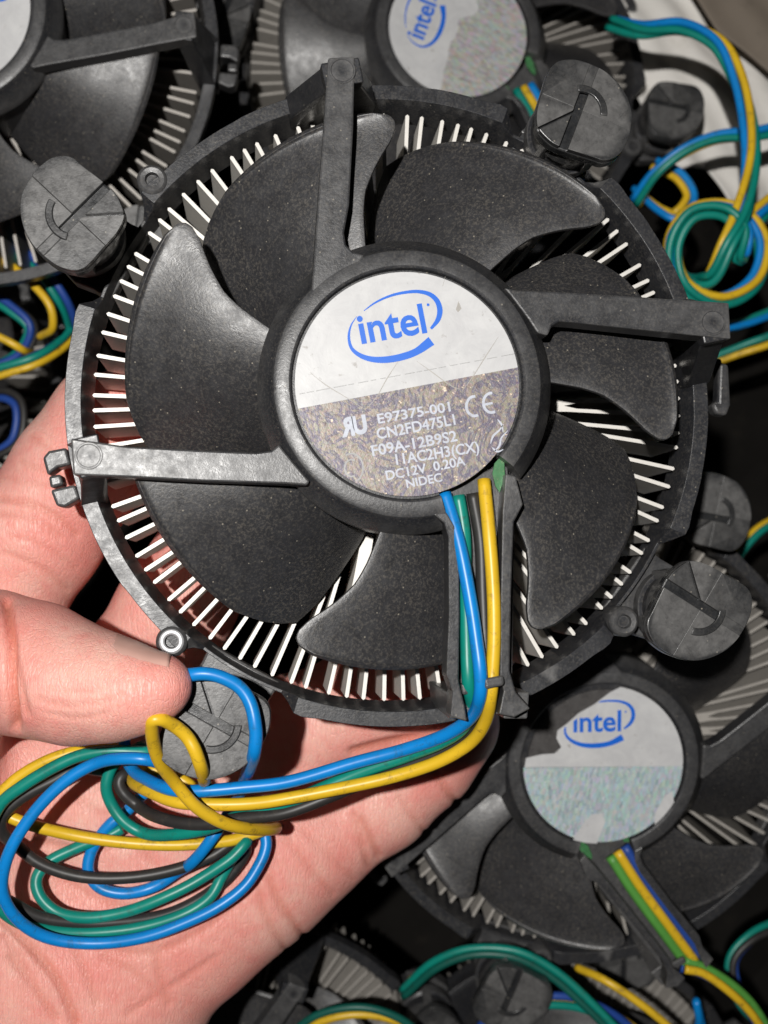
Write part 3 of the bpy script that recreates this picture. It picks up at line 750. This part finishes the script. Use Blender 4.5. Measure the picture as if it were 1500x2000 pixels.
green = [(895, 968, -2.6), (908, 1050, -2.4), (908, 1150, -2.3), (911, 1250, -2.2), (917, 1330, -2.0), (924, 1380, -5), (905, 1420, -8.5), (860, 1450, -11.5), (790, 1478, -15), (700, 1508, -17.5)] + Z8([
    (1500, 712, -20), (1350, 758, -22), (1230, 800, -24.5), (1100, 856, -28), (900, 886, -31.5), (750, 870, -36), (640, 800, -36.5), (578, 710, -36.5), (560, 620, -36), (590, 530, -35.5), (670, 470, -34), (760, 425, -31), (790, 450, -29.5), (700, 452, -29), (560, 452, -29), (400, 480, -29.5), (250, 540, -30), (100, 640, -30.5), (0, 730, -31), (-70, 900, -32), (-60, 1130, -33.5), (0, 1272, -35), (110, 1350, -36.5), (300, 1392, -38), (500, 1398, -39), (750, 1368, -40), (950, 1298, -41), (1100, 1200, -41.5), (1165, 1110, -42), (1230, 1000, -41), (1290, 915, -38), (1200, 1020, -37), (1050, 1128, -37), (850, 1222, -37), (650, 1290, -37.5), (450, 1320, -38), (300, 1290, -39), (212, 1205, -39.5), (192, 1125, -40), (250, 1040, -40.5), (400, 960, -41), (570, 892, -41), (640, 850, -41)])
black = [(925, 962, -2.8), (938, 1050, -2.9), (942, 1150, -2.6), (946, 1250, -2.3), (948, 1330, -2.2), (944, 1390, -6), (915, 1432, -10.5), (860, 1468, -14), (780, 1500, -17), (690, 1535, -19)] + Z8([
    (1500, 768, -20), (1300, 800, -22), (1050, 835, -25), (850, 800, -29), (720, 740, -34.5), (645, 670, -34.5), (622, 610, -34.5), (650, 572, -35), (700, 590, -37), (720, 640, -39), (640, 600, -40), (550, 560, -37), (400, 545, -34), (280, 600, -33.5), (110, 690, -33.5), (10, 790, -34), (15, 880, -36), (90, 950, -37), (200, 1030, -37.5), (400, 1095, -38), (650, 1102, -38), (900, 1062, -38.5), (1100, 1000, -39), (1230, 930, -39.5), (1290, 960, -41.5), (1180, 1120, -43), (900, 1290, -42), (560, 1348, -40), (400, 1345, -39), (200, 1312, -37.5), (40, 1230, -36)])
for col, pts in (('blue', blue), ('yellow', yellow), ('green', green), ('black', black)):
    o = obj('wire', wire_mesh(col, pts), held)
    o['label'] = col+' wire coiled in the palm'
tag(held, 'dusty black round cooler with white logo label held up in the hand', 'cooler')

# ------------------------------------------------------------------ the hand
def seg_sdf(Xp, a, b, ra, rb):
    ba = b-a; L2 = ba.dot(ba)
    pa = Xp-a; h = np.clip((pa @ ba)/L2, 0, 1)
    q = pa-h[..., None]*ba
    return np.sqrt(np.einsum('...i,...i->...', q, q))-(ra+(rb-ra)*h)

def smin(a, b, k):
    h = np.clip(0.5+0.5*(b-a)/k, 0, 1)
    return b+(a-b)*h-k*h*(1-h)

def chain(Xp, pts, k=3.0, grid=None):
    d = None
    if grid is not None:
        d = np.full(Xp.shape[:-1], 40.0, np.float32); lo_, h = grid
    for (x0, y0, z0, r0), (x1, y1, z1, r1) in zip(pts[:-1], pts[1:]):
        A = P(x0, y0, z0).astype(np.float32); B = P(x1, y1, z1).astype(np.float32)
        if grid is None:
            s = seg_sdf(Xp, A, B, r0, r1); d = s if d is None else smin(d, s, k); continue
        m = max(r0, r1)+11                              # only where this segment can matter
        i0 = np.maximum(((np.minimum(A, B)-m-lo_)/h).astype(int), 0); i1 = np.maximum(((np.maximum(A, B)+m-lo_)/h).astype(int)+2, 0)
        sl = tuple(slice(p, q) for p, q in zip(i0, i1))
        if Xp[sl].size == 0: continue
        d[sl] = smin(d[sl], seg_sdf(Xp[sl], A, B, np.float32(r0), np.float32(r1)), np.float32(k))
    return d

palm_chains = [
    [(60, 1600, -60, 13.5), (300, 1700, -61, 13.5), (500, 1690, -60, 12.5)],
    [(515, 1708, -59.5, 12.0), (375, 1815, -60, 12.8), (245, 1915, -62, 13.8), (115, 2050, -64, 16)],
    [(-60, 1760, -58, 17), (60, 1890, -59, 17), (160, 2060, -63, 18)],
    [(200, 1560, -58.5, 12.0), (420, 1560, -59, 12.0), (560, 1590, -59, 11.5)],
    [(-60, 1600, -58, 14), (-60, 1760, -58, 17)],
    [(250, 1760, -62, 14), (160, 2060, -64, 18), (60, 2260, -68, 21)],
    [(0, 1480, -57, 12.5), (120, 1500, -57.5, 12.5), (300, 1560, -59, 12)],
]
fingers = {
    'index': [(-110, 1370, -60.2, 13.5), (-10, 1170, -53.2, 12.0), (75, 1040, -50.2, 11.6), (150, 925, -48.2, 11.2), (215, 825, -47.7, 10.4), (255, 765, -47.7, 9.6)],
    'middle': [(150, 1520, -61.2, 12.3), (262, 1318, -56.2, 10.9), (342, 1190, -53.2, 10.4), (455, 1008, -50.2, 9.9), (545, 868, -49.2, 9.0)],
    'ring': [(340, 1600, -62.2, 12), (560, 1440, -59.2, 11.0), (720, 1372, -55.2, 10.4), (850, 1325, -52.2, 10.0), (920, 1250, -49.2, 9.0)],
    'little': [(488, 1692, -62.2, 11.8), (618, 1632, -60.2, 11.0), (738, 1552, -58.2, 10.4), (828, 1477, -56.2, 9.6), (873, 1412, -54.2, 9.2), (868, 1322, -51.2, 8.4)],
    'thumb': [(-110, 1700, -57, 16), (-190, 1500, -42, 14.5), (-110, 1330, -29, 11.6), (-20, 1290, -22, 10.6), (70, 1308, -17.5, 9.9), (150, 1336, -13, 8.7), (228, 1346, -9, 7.2), (285, 1347, -6.2, 5.4), (322, 1338, -4.9, 3.9)],
}
def build_hand():
    h = 0.58
    lo_ = np.array([-92.0, -118.0, -84.0]); hi_ = np.array([26.0, 8.0, 6.0])
    lo_[0] = min(lo_[0], P(-260, 1500, -45)[0]-6); lo_[1] = P(100, 2170, -65)[1]
    n = np.ceil((hi_-lo_)/h).astype(int)
    ax = [lo_[i]+h*np.arange(n[i]) for i in range(3)]
    Xp = np.stack(np.meshgrid(*ax, indexing='ij'), -1).astype(np.float32)
    palm = None
    for c in palm_chains:
        d = chain(Xp, c, 6.0, (lo_, h)); palm = d if palm is None else smin(palm, d, 9.0)
    tot = palm
    for k, c in fingers.items():
        d = chain(Xp, c, 3.0, (lo_, h))
        tot = np.minimum(tot, smin(palm, d, 5.0 if k != 'thumb' else 7.0))
    d = tot
    s = d < 0
    # surface nets
    acc = np.zeros(tuple(n-1)+(3,), np.float32); cnt = np.zeros(tuple(n-1), np.float32)
    I = np.stack(np.meshgrid(*[np.arange(m) for m in n], indexing='ij'), -1).astype(np.float32)
    for axis in range(3):
        sl0 = [slice(None)]*3; sl1 = [slice(None)]*3; sl0[axis] = slice(0, -1); sl1[axis] = slice(1, None)
        d0 = d[tuple(sl0)]; d1 = d[tuple(sl1)]; cr = (d0 < 0) != (d1 < 0)
        t = np.where(cr, d0/(d0-d1+1e-12), 0)
        pos = I[tuple(sl0)].copy(); pos[..., axis] += t; pos *= cr[..., None]
        o1, o2 = [a for a in range(3) if a != axis]
        for e1 in (0, 1):
            for e2 in (0, 1):
                sl = [slice(None)]*3
                sl[o1] = slice(e1, e1+n[o1]-1); sl[o2] = slice(e2, e2+n[o2]-1)
                acc += pos[tuple(sl)]; cnt += cr[tuple(sl)]
    act = cnt > 0
    idx = -np.ones(tuple(n-1), int); idx[act] = np.arange(act.sum())
    V = acc[act]/cnt[act][:, None]*h+lo_
    Fc = []
    for axis in range(3):
        o1, o2 = [(1, 2), (2, 0), (0, 1)][axis]
        sl0 = [slice(None)]*3; sl1 = [slice(None)]*3; sl0[axis] = slice(0, -1); sl1[axis] = slice(1, None)
        a = s[tuple(sl0)]; b = s[tuple(sl1)]
        for sign in (0, 1):
            w_ = np.argwhere(a & ~b if sign == 0 else ~a & b)
            ok = (w_[:, o1] > 0) & (w_[:, o2] > 0) & (w_[:, o1] < n[o1]-1) & (w_[:, o2] < n[o2]-1); w_ = w_[ok]
            def g_(d1_, d2_):
                q = w_.copy(); q[:, o1] += d1_; q[:, o2] += d2_
                return idx[q[:, 0], q[:, 1], q[:, 2]]
            quad = np.stack([g_(-1, -1), g_(0, -1), g_(0, 0), g_(-1, 0)], 1)
            Fc.append(quad if sign == 0 else quad[:, ::-1])
    Fc = np.concatenate(Fc)
    Fc = Fc[(Fc >= 0).all(1)]
    E = np.unique(np.sort(np.concatenate([Fc[:, [0, 1]], Fc[:, [1, 2]], Fc[:, [2, 3]], Fc[:, [3, 0]]]), 1), axis=0)
    deg = np.bincount(E.ravel(), minlength=len(V)).astype(float)
    def smooth(V, it, lam):
        for _ in range(it):
            a_ = np.zeros_like(V); np.add.at(a_, E[:, 0], V[E[:, 1]]); np.add.at(a_, E[:, 1], V[E[:, 0]])
            V = V+lam*(a_/np.maximum(deg, 1)[:, None]-V)
        return V
    V = smooth(V.astype(float), 10, 0.5)
    def normals(V):
        a = V[Fc[:, 2]]-V[Fc[:, 0]]; b = V[Fc[:, 3]]-V[Fc[:, 1]]; fn = np.cross(a, b)
        vn = np.zeros_like(V)
        for q in range(4): np.add.at(vn, Fc[:, q], fn)
        return vn/(np.linalg.norm(vn, axis=1)[:, None]+1e-9)
    nv = normals(V)
    px = PROJ(V); front = nv[:, 2] > -0.1
    creases = [  # (points in the photo, depth mm, half width px, thumb side?)
        ([(14, 1175), (22, 1260), (20, 1330), (30, 1420)], 1.5, 10, 1), ([(52, 1392), (40, 1340), (30, 1280)], 0.4, 8, 1),
        ([(70, 1365), (130, 1378), (190, 1372), (235, 1360)], 0.22, 5, 1), ([(100, 1345), (150, 1352), (200, 1345)], 0.18, 5, 1), ([(95, 1395), (160, 1402), (210, 1392)], 0.18, 5, 1),
        ([(0, 970), (60, 985), (110, 1010), (150, 1045)], 0.45, 7, 0), ([(0, 1000), (60, 1010), (120, 1050)], 0.3, 7, 0), ([(60, 850), (110, 880), (160, 905)], 0.25, 6, 0), ([(40, 900), (110, 930), (170, 965)], 0.25, 6, 0), ([(10, 1080), (80, 1110), (130, 1150)], 0.3, 7, 0),
        ([(705, 1600), (722, 1635), (738, 1672)], 0.55, 7, 0), ([(690, 1590), (706, 1640), (720, 1690)], 0.4, 7, 0), ([(840, 1490), (870, 1540), (900, 1580)], 0.5, 8, 0),
        ([(525, 1715), (545, 1760), (580, 1810), (600, 1840)], 0.5, 8, 0), ([(500, 1720), (520, 1790), (555, 1850)], 0.4, 7, 0),
        ([(0, 1790), (60, 1850), (110, 1910), (140, 1975), (150, 2000)], 0.7, 10, 0), ([(10, 1830), (50, 1890), (80, 1950)], 0.35, 8, 0), ([(200, 1870), (260, 1900), (320, 1950)], 0.3, 8, 0),
        ([(60, 1780), (200, 1850), (300, 1860), (420, 1800), (520, 1700)], 0.35, 10, 0), ([(300, 1840), (310, 1900), (330, 1960)], 0.35, 8, 0),
        ([(60, 1640), (160, 1660), (280, 1640), (420, 1600)], 0.5, 10, 0), ([(90, 1700), (200, 1760), (330, 1790)], 0.35, 9, 0), ([(150, 1560), (240, 1620), (300, 1690)], 0.3, 8, 0), ([(250, 1980), (330, 1930), (420, 1870)], 0.25, 8, 0),
        ([(690, 1468), (760, 1450), (830, 1440), (900, 1425)], 0.8, 9, 0), ([(640, 1850), (620, 1900), (600, 1960)], 0.3, 7, 0), ([(560, 1640), (600, 1690), (650, 1745)], 0.3, 7, 0), ([(590, 1620), (640, 1670), (690, 1715)], 0.22, 6, 0), ([(20, 1870), (60, 1920), (110, 1990)], 0.5, 8, 0), ([(120, 1800), (160, 1880), (190, 1960)], 0.35, 8, 0), ([(780, 1560), (810, 1600), (840, 1640)], 0.3, 6, 0), ([(0, 930), (70, 945), (130, 965)], 0.2, 5, 0), ([(20, 1045), (90, 1070), (150, 1110)], 0.22, 6, 0),
    ]
    disp = np.zeros(len(V)); att = np.zeros(len(V))
    for pts, dep, wd, th in creases:
        pl = catmull([(*q, 0) for q in pts], 6)[:, :2]
        dm = np.full(len(V), 1e9)
        for a, b in zip(pl[:-1], pl[1:]):
            ab = b-a; t = np.clip(((px-a) @ ab)/(ab @ ab+1e-9), 0, 1)
            dm = np.minimum(dm, np.linalg.norm(px-a-t[:, None]*ab, axis=1))
        top = (V[:, 2] > -32) if th else (V[:, 2] < -30)
        e = np.exp(-(dm/wd)**2)*front*top
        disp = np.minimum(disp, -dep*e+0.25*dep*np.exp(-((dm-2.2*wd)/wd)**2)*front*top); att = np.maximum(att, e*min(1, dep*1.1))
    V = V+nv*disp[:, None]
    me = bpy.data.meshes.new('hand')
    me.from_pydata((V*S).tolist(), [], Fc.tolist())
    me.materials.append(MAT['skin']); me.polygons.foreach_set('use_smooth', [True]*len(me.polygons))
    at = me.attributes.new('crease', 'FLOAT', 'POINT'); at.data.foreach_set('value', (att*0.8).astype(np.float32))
    me.update(); me.validate()
    return me
hand = obj('person', build_hand())
tag(hand, 'bare left hand, palm up, pinching the cooler with thumb and fingers', 'person')

# thumbnail: a curved plate on the upper side of the thumb
def nail():
    ax = [P(x, y, z) for x, y, z in ((205, 1343, -10.1), (240, 1346, -8.4), (285, 1347, -6.2), (326, 1337, -4.9))]
    pth = catmull(ax, 6); V = []; Fc = []; m = 14
    for i, p in enumerate(pth):
        f = i/(len(pth)-1)
        half = 33*math.sqrt(max(0.0, 1-((0.30-f)/0.30)**2)) if f < 0.30 else 33*(1-0.10*(f-0.3))
        for j in range(m+1):
            a = R_(71+half*(2*j/m-1)); dr = np.array([0.12, math.sin(a), math.cos(a)]); dr /= np.linalg.norm(dr)
            r0, r1 = 0.0, 16.0
            for _ in range(18):
                rm = (r0+r1)/2
                if chain((p+dr*rm)[None], fingers['thumb'], 3.0)[0] < 0: r0 = rm
                else: r1 = rm
            edge = min(1.0, 2.5*(1-abs(2*j/m-1)))*min(1.0, f*6)
            V.append(p+dr*(r0-0.25+0.34*edge+0.25*max(0, f-0.8)))
    for i in range(len(pth)-1):
        for j in range(m): Fc.append((i*(m+1)+j, i*(m+1)+j+1, (i+1)*(m+1)+j+1, (i+1)*(m+1)+j))
    return make_mesh('thumbnail', V, Fc, MAT['nail'], 0)
nl = obj('thumbnail', nail(), hand)
sd_ = nl.modifiers.new('thick', 'SOLIDIFY'); sd_.thickness = 0.5*S; sd_.offset = 1

# ------------------------------------------------------------------ the pile of coolers below
PG = 'coolers lying in the pile'
def put(label, **kw):
    r = pile_cooler(**kw); tag(r, label, 'cooler', PG); return r

# torn label of the cooler at lower right
c1 = put('dark cooler with torn logo label and yellow green blue wires, lower right of pile', px=1180, py=1495, z=-72, rot=37, tilt=(6, -8), mirror=True, with_label=False, leads=[('grass', 26), ('yellow', 2), ('navy', -22)])
def torn_label(root):
    lb = empty('label', (0, 0, 0), root); lb.rotation_euler = (0, 0, R_(-37-10))
    back = R_(10)
    def T(x, y):                                       # photo pixel of that label -> label plane (mm), upright label
        u = (x-1181)/156*LR; v = -(y-1492)/153*LR
        c, s = math.cos(back), math.sin(back); return np.array([u*c-v*s, u*s+v*c])
    circ = [tuple(T(1181+156*math.cos(R_(a)), 1492-153*math.sin(R_(a)))) for a in range(79, -181, -3)]
    tear = [T(*q) for q in ((1030, 1478), (1062, 1471), (1085, 1470), (1098, 1458), (1088, 1440), (1090, 1425), (1108, 1412), (1130, 1392), (1160, 1375), (1190, 1352))]
    white = [q for q in circ if T(1181, 1492+2) is not None]
    full = [np.array(q) for q in circ]+tear
    split = T(1181, 1497); nrm = T(1181, 1400)-T(1181, 1497); nrm /= np.linalg.norm(nrm)
    # clip a concave outline with a horizontal line: the tear lies wholly above it, so the lower part is a plain disc segment
    low = clip_half(disc_poly(), split, -nrm)
    up = [q for q in [np.array(q) for q in circ] if (q-split).dot(nrm) > 0]
    left = T(1027, 1496); right = T(1336, 1497)
    upper = [right]+list(reversed([q for q in up if (q-T(1181, 1492)).dot(T(1300, 1492)-T(1181, 1492)) > 0]))[0:0]
    upper = [left]+[tuple(t) for t in tear[0:]]+[tuple(q) for q in circ[:27] if (np.array(q)-split).dot(nrm) > 0.05]+[right]
    obj('white_field', make_mesh('white_field', *prism(upper, ZL-0.3, ZL), MAT['white']), lb)
    obj('foil_field', make_mesh('foil_field', *prism(low, ZL-0.3, ZL-0.004), MAT['foilpale']), lb)
    for pts in ([(1125, 1640), (1140, 1612), (1160, 1590), (1180, 1588), (1188, 1605), (1172, 1648), (1150, 1646)], [(1285, 1590), (1300, 1560), (1318, 1545), (1322, 1570), (1305, 1600), (1285, 1612)]):
        obj('bare_patch', make_mesh('bare_patch', *prism([T(*q) for q in pts], ZL-0.1, ZL+0.03), MAT['white']), lb)
    bm = bmesh.new(); bm.from_mesh(LOGO[0])
    a = T(1210, 1340); b = T(1096, 1425); d = b-a; nn = np.array([-d[1], d[0]])
    if nn.dot(T(1250, 1500)-a) < 0: nn = -nn
    # the logo on this label sits a little further right
    shift = T(1172, 1412)-(L(610, 375))
    for v in bm.verts: v.co.x += shift[0]*S; v.co.y += shift[1]*S
    bmesh.ops.bisect_plane(bm, geom=bm.verts[:]+bm.edges[:]+bm.faces[:], plane_co=(a[0]*S, a[1]*S, 0), plane_no=(nn[0], nn[1], 0), clear_inner=True)
    m2 = bpy.data.meshes.new('logo'); bm.to_mesh(m2); bm.free(); m2.materials.append(MAT['ink']); obj('logo', m2, lb)
torn_label(c1)
put('cooler with sideways logo label and pinkish foil, upper middle of pile', px=896, py=58, z=-104, rot=23, tilt=(-4, 4), foil=FOIL_PINK, lrot=36, ragged=True, leads=[('green', -8), ('yellow', 18), ('blue', 42)])
put('cooler at the top left corner with label cut by the edge', px=-108, py=8, z=-68, rot=10, tilt=(2, -3), mirror=True, foil=FOIL_PINK, lrot=-68)
put('cooler in the bottom right corner under loops of wire', px=1150, py=2330, z=-118, rot=20, tilt=(8, 4), with_label=False)
put('cooler at the bottom edge with bright fins beside the palm', px=450, py=2290, z=-112, rot=-28, tilt=(14, 8))
put('cooler cut off by the right edge at mid height', px=1965, py=1290, z=-112, rot=30, tilt=(5, 12))
put('shadowed cooler at the left edge under green and yellow wires', px=-330, py=690, z=-128, rot=10, tilt=(-6, 5))

# ------------------------------------------------------------------ loose cables in the pile
def cable(label, path, cols, r=0.95, gap=0.95, twist=0.6, ph=0.0):
    root = empty('fan_cable', P(*path[0]))
    base = catmull([P(*q) for q in path], 8)
    t = np.gradient(base, axis=0); t /= np.linalg.norm(t, axis=1)[:, None]+1e-9
    u = np.cross(t, [0.05, 0.02, 1.0]); u /= np.linalg.norm(u, axis=1)[:, None]+1e-9; v = np.cross(t, u)
    s = np.concatenate([[0], np.cumsum(np.linalg.norm(np.diff(base, axis=0), axis=1))])
    for i, c in enumerate(cols):
        a = ph+2*math.pi*i/len(cols)+twist*s/10*0.5
        off = gap*(1.0 if len(cols) > 1 else 0)*(1.35 if len(cols) > 3 else 1.0)
        p = kink(base, 0.2, int(abs(path[0][0])+i))+off*(np.cos(a)[:, None]*u+np.sin(a)[:, None]*v)-P(*path[0])
        V, Fc = tube(p, r, 10)
        obj('wire', make_mesh('wire', V, Fc, MAT[c], 0), root)
    tag(root, label, 'cable', 'loose cables in the pile')
    return root

knot = [(1195, 45, -104), (1255, 58, -98), (1330, 52, -92), (1400, 85, -88), (1440, 155, -86), (1462, 240, -84), (1466, 330, -82), (1447, 420, -80), (1420, 480, -80), (1385, 545, -84)]
knot += [(1400+r*math.cos(R_(a)), 492-r*math.sin(R_(a)), z) for a, r, z in ((215, 88, -92), (165, 88, -93), (115, 90, -92), (65, 90, -90), (15, 92, -88), (-35, 94, -87), (-85, 96, -86), (-135, 92, -85), (-185, 84, -84), (-235, 86, -82), (-280, 80, -81), (-320, 66, -81), (-370, 45, -84))]
knot += [(1440, 470, -90), (1480, 420, -92), (1530, 375, -95)]
cable('green blue and yellow cable tied in a knot at the right', knot, ['green', 'yellow', 'blue', 'green'], 0.92, twist=1.3)
cable('yellow and green cable running off the right edge above the knot', [(1560, 240, -98), (1480, 262, -98), (1400, 270, -99), (1330, 300, -101), (1280, 340, -104), (1240, 400, -110)], ['yellow', 'green', 'blue'], 0.92, ph=1.2)
cable('short yellow and blue cable end beside the knot', [(1280, 320, -112), (1330, 345, -109), (1350, 385, -108), (1320, 420, -108), (1290, 410, -110), (1240, 370, -115)], ['yellow', 'blue'], 0.92)
cable('yellow and green cable leaving the frame below the knot', [(1380, 705, -120), (1440, 685, -118), (1500, 665, -116), (1600, 620, -116)], ['yellow', 'green'], 0.92, twist=0.1, ph=0.6)
cable('green and navy cable under the upper left pin', [(-60, 440, -108), (20, 480, -104), (80, 530, -102), (125, 590, -104), (150, 660, -112)], ['green', 'navy'], 0.92, twist=0.2)
cable('single yellow wire curling at the left edge', [(-60, 495, -104), (5, 510, -100), (60, 555, -98), (100, 605, -98), (105, 640, -100), (80, 660, -106)], ['yellow'], 0.92)
cable('navy and green cable running along the left edge above the finger', [(-60, 740, -106), (10, 722, -104), (70, 700, -104), (120, 670, -108), (170, 620, -116)], ['navy', 'green', 'yellow'], 0.92, twist=0.3, ph=2.0)
cable('short yellow wire end at the left edge', [(-50, 640, -104), (0, 660, -103), (42, 682, -104), (60, 690, -110)], ['yellow'], 0.92)
cable('dark green and yellow cable arching below the torn label', [(790, 1940, -106), (850, 1885, -100), (920, 1858, -97), (1000, 1862, -95), (1080, 1902, -94), (1150, 1960, -93), (1230, 2040, -92)], ['deepgreen', 'green', 'deepgreen'], 0.92, ph=0.5)
cable('yellow wire beside the dark green arch at the bottom', [(800, 1915, -108), (850, 1880, -104), (880, 1868, -104), (905, 1862, -108)], ['yellow'], 0.92)
cable('yellow wire sloping down to the bottom edge under the wire arm', [(1130, 1890, -98), (1180, 1915, -92), (1240, 1955, -90), (1300, 2000, -90), (1360, 2060, -92)], ['yellow'], 0.92)
cable('yellow and navy cable curved along the bottom edge', [(940, 2010, -100), (990, 1978, -97), (1050, 1955, -95), (1120, 1955, -95), (1190, 1980, -96), (1260, 2030, -98)], ['yellow', 'navy', 'green'], 0.92, ph=1.0)
cable('yellow green and blue leads bending into the bottom right corner', [(1335, 1885, -80), (1370, 1897, -80), (1420, 1925, -81), (1465, 1970, -83), (1500, 2030, -86)], ['navy', 'grass', 'yellow'], 0.92, twist=0.1, ph=0.9)
cable('blue wire standing up at the bottom right', [(1350, 2040, -100), (1365, 1990, -94), (1360, 1955, -92), (1375, 2030, -100)], ['blue'], 0.92)

cable('thin green and black cable crossing the dark gap at the left edge', [(-50, 560, -112), (20, 600, -110), (60, 640, -110), (40, 690, -112), (-40, 730, -114)], ['green', 'black', 'navy'], 0.9, twist=0.5)
cable('dull blue loop beside the finger at the left edge', [(-50, 800, -116), (0, 770, -112), (35, 790, -110), (30, 860, -110), (-40, 900, -112)], ['navy', 'black'], 0.9)
cable('yellow and black cable behind the lower right pin', [(1560, 1000, -120), (1480, 1040, -118), (1430, 1120, -118), (1440, 1210, -120), (1520, 1260, -122)], ['yellow', 'black', 'green'], 0.9)
cable('green and navy cable lying in the bottom right corner', [(1540, 1800, -112), (1470, 1830, -110), (1430, 1880, -110), (1450, 1960, -110), (1540, 2040, -112)], ['green', 'navy', 'black'], 0.9)
cable('yellow and green cable beside the bottom edge fins', [(560, 2040, -104), (620, 1990, -100), (700, 1975, -98), (780, 1995, -98), (850, 2050, -100)], ['yellow', 'deepgreen'], 0.9)
cable('black and green cable between the knot and the pins', [(1250, 470, -118), (1300, 520, -114), (1330, 600, -114), (1400, 640, -114), (1540, 600, -116)], ['black', 'green', 'blue'], 0.9)
# paper and card lying among the pile at upper right
def sheet(name, pts, z, mat, label, cat, amp=2.0, seed=1):
    poly = [P(x, y, z)[:2] for x, y in pts]
    bm = bmesh.new()
    vs = [bm.verts.new((p[0]*S, p[1]*S, z*S)) for p in poly]
    bm.faces.new(vs)
    bmesh.ops.triangulate(bm, faces=bm.faces[:])
    for _ in range(4): bmesh.ops.subdivide_edges(bm, edges=bm.edges[:], cuts=1, use_grid_fill=True)
    rr = random.Random(seed); ph = [rr.uniform(0, 6) for _ in range(6)]
    for v in bm.verts:
        x, y = v.co.x*1000, v.co.y*1000
        v.co.z += S*amp*(math.sin(x*0.16+ph[0])*math.cos(y*0.21+ph[1])+0.4*math.sin(x*0.5+y*0.37+ph[2]))
    me = bpy.data.meshes.new(name); bm.to_mesh(me); bm.free(); me.materials.append(mat)
    me.polygons.foreach_set('use_smooth', [True]*len(me.polygons))
    o = obj(name, me); m = o.modifiers.new('thick', 'SOLIDIFY'); m.thickness = 0.3*S
    return tag(o, label, cat)
sheet('paper_sheet', [(1180, -60), (1330, -40), (1420, 90), (1560, 150), (1580, 430), (1440, 440), (1380, 330), (1290, 330), (1250, 200), (1200, 80)], -132, MAT['paper'], 'crumpled white paper under the cables at upper right', 'paper', 2.0, 4)
sheet('card_strip', [(1300, -80), (1420, -80), (1600, 60), (1600, 170), (1500, 140), (1400, 60)], -122, MAT['card'], 'brown card strip across the top right corner', 'card', 0.8, 9)
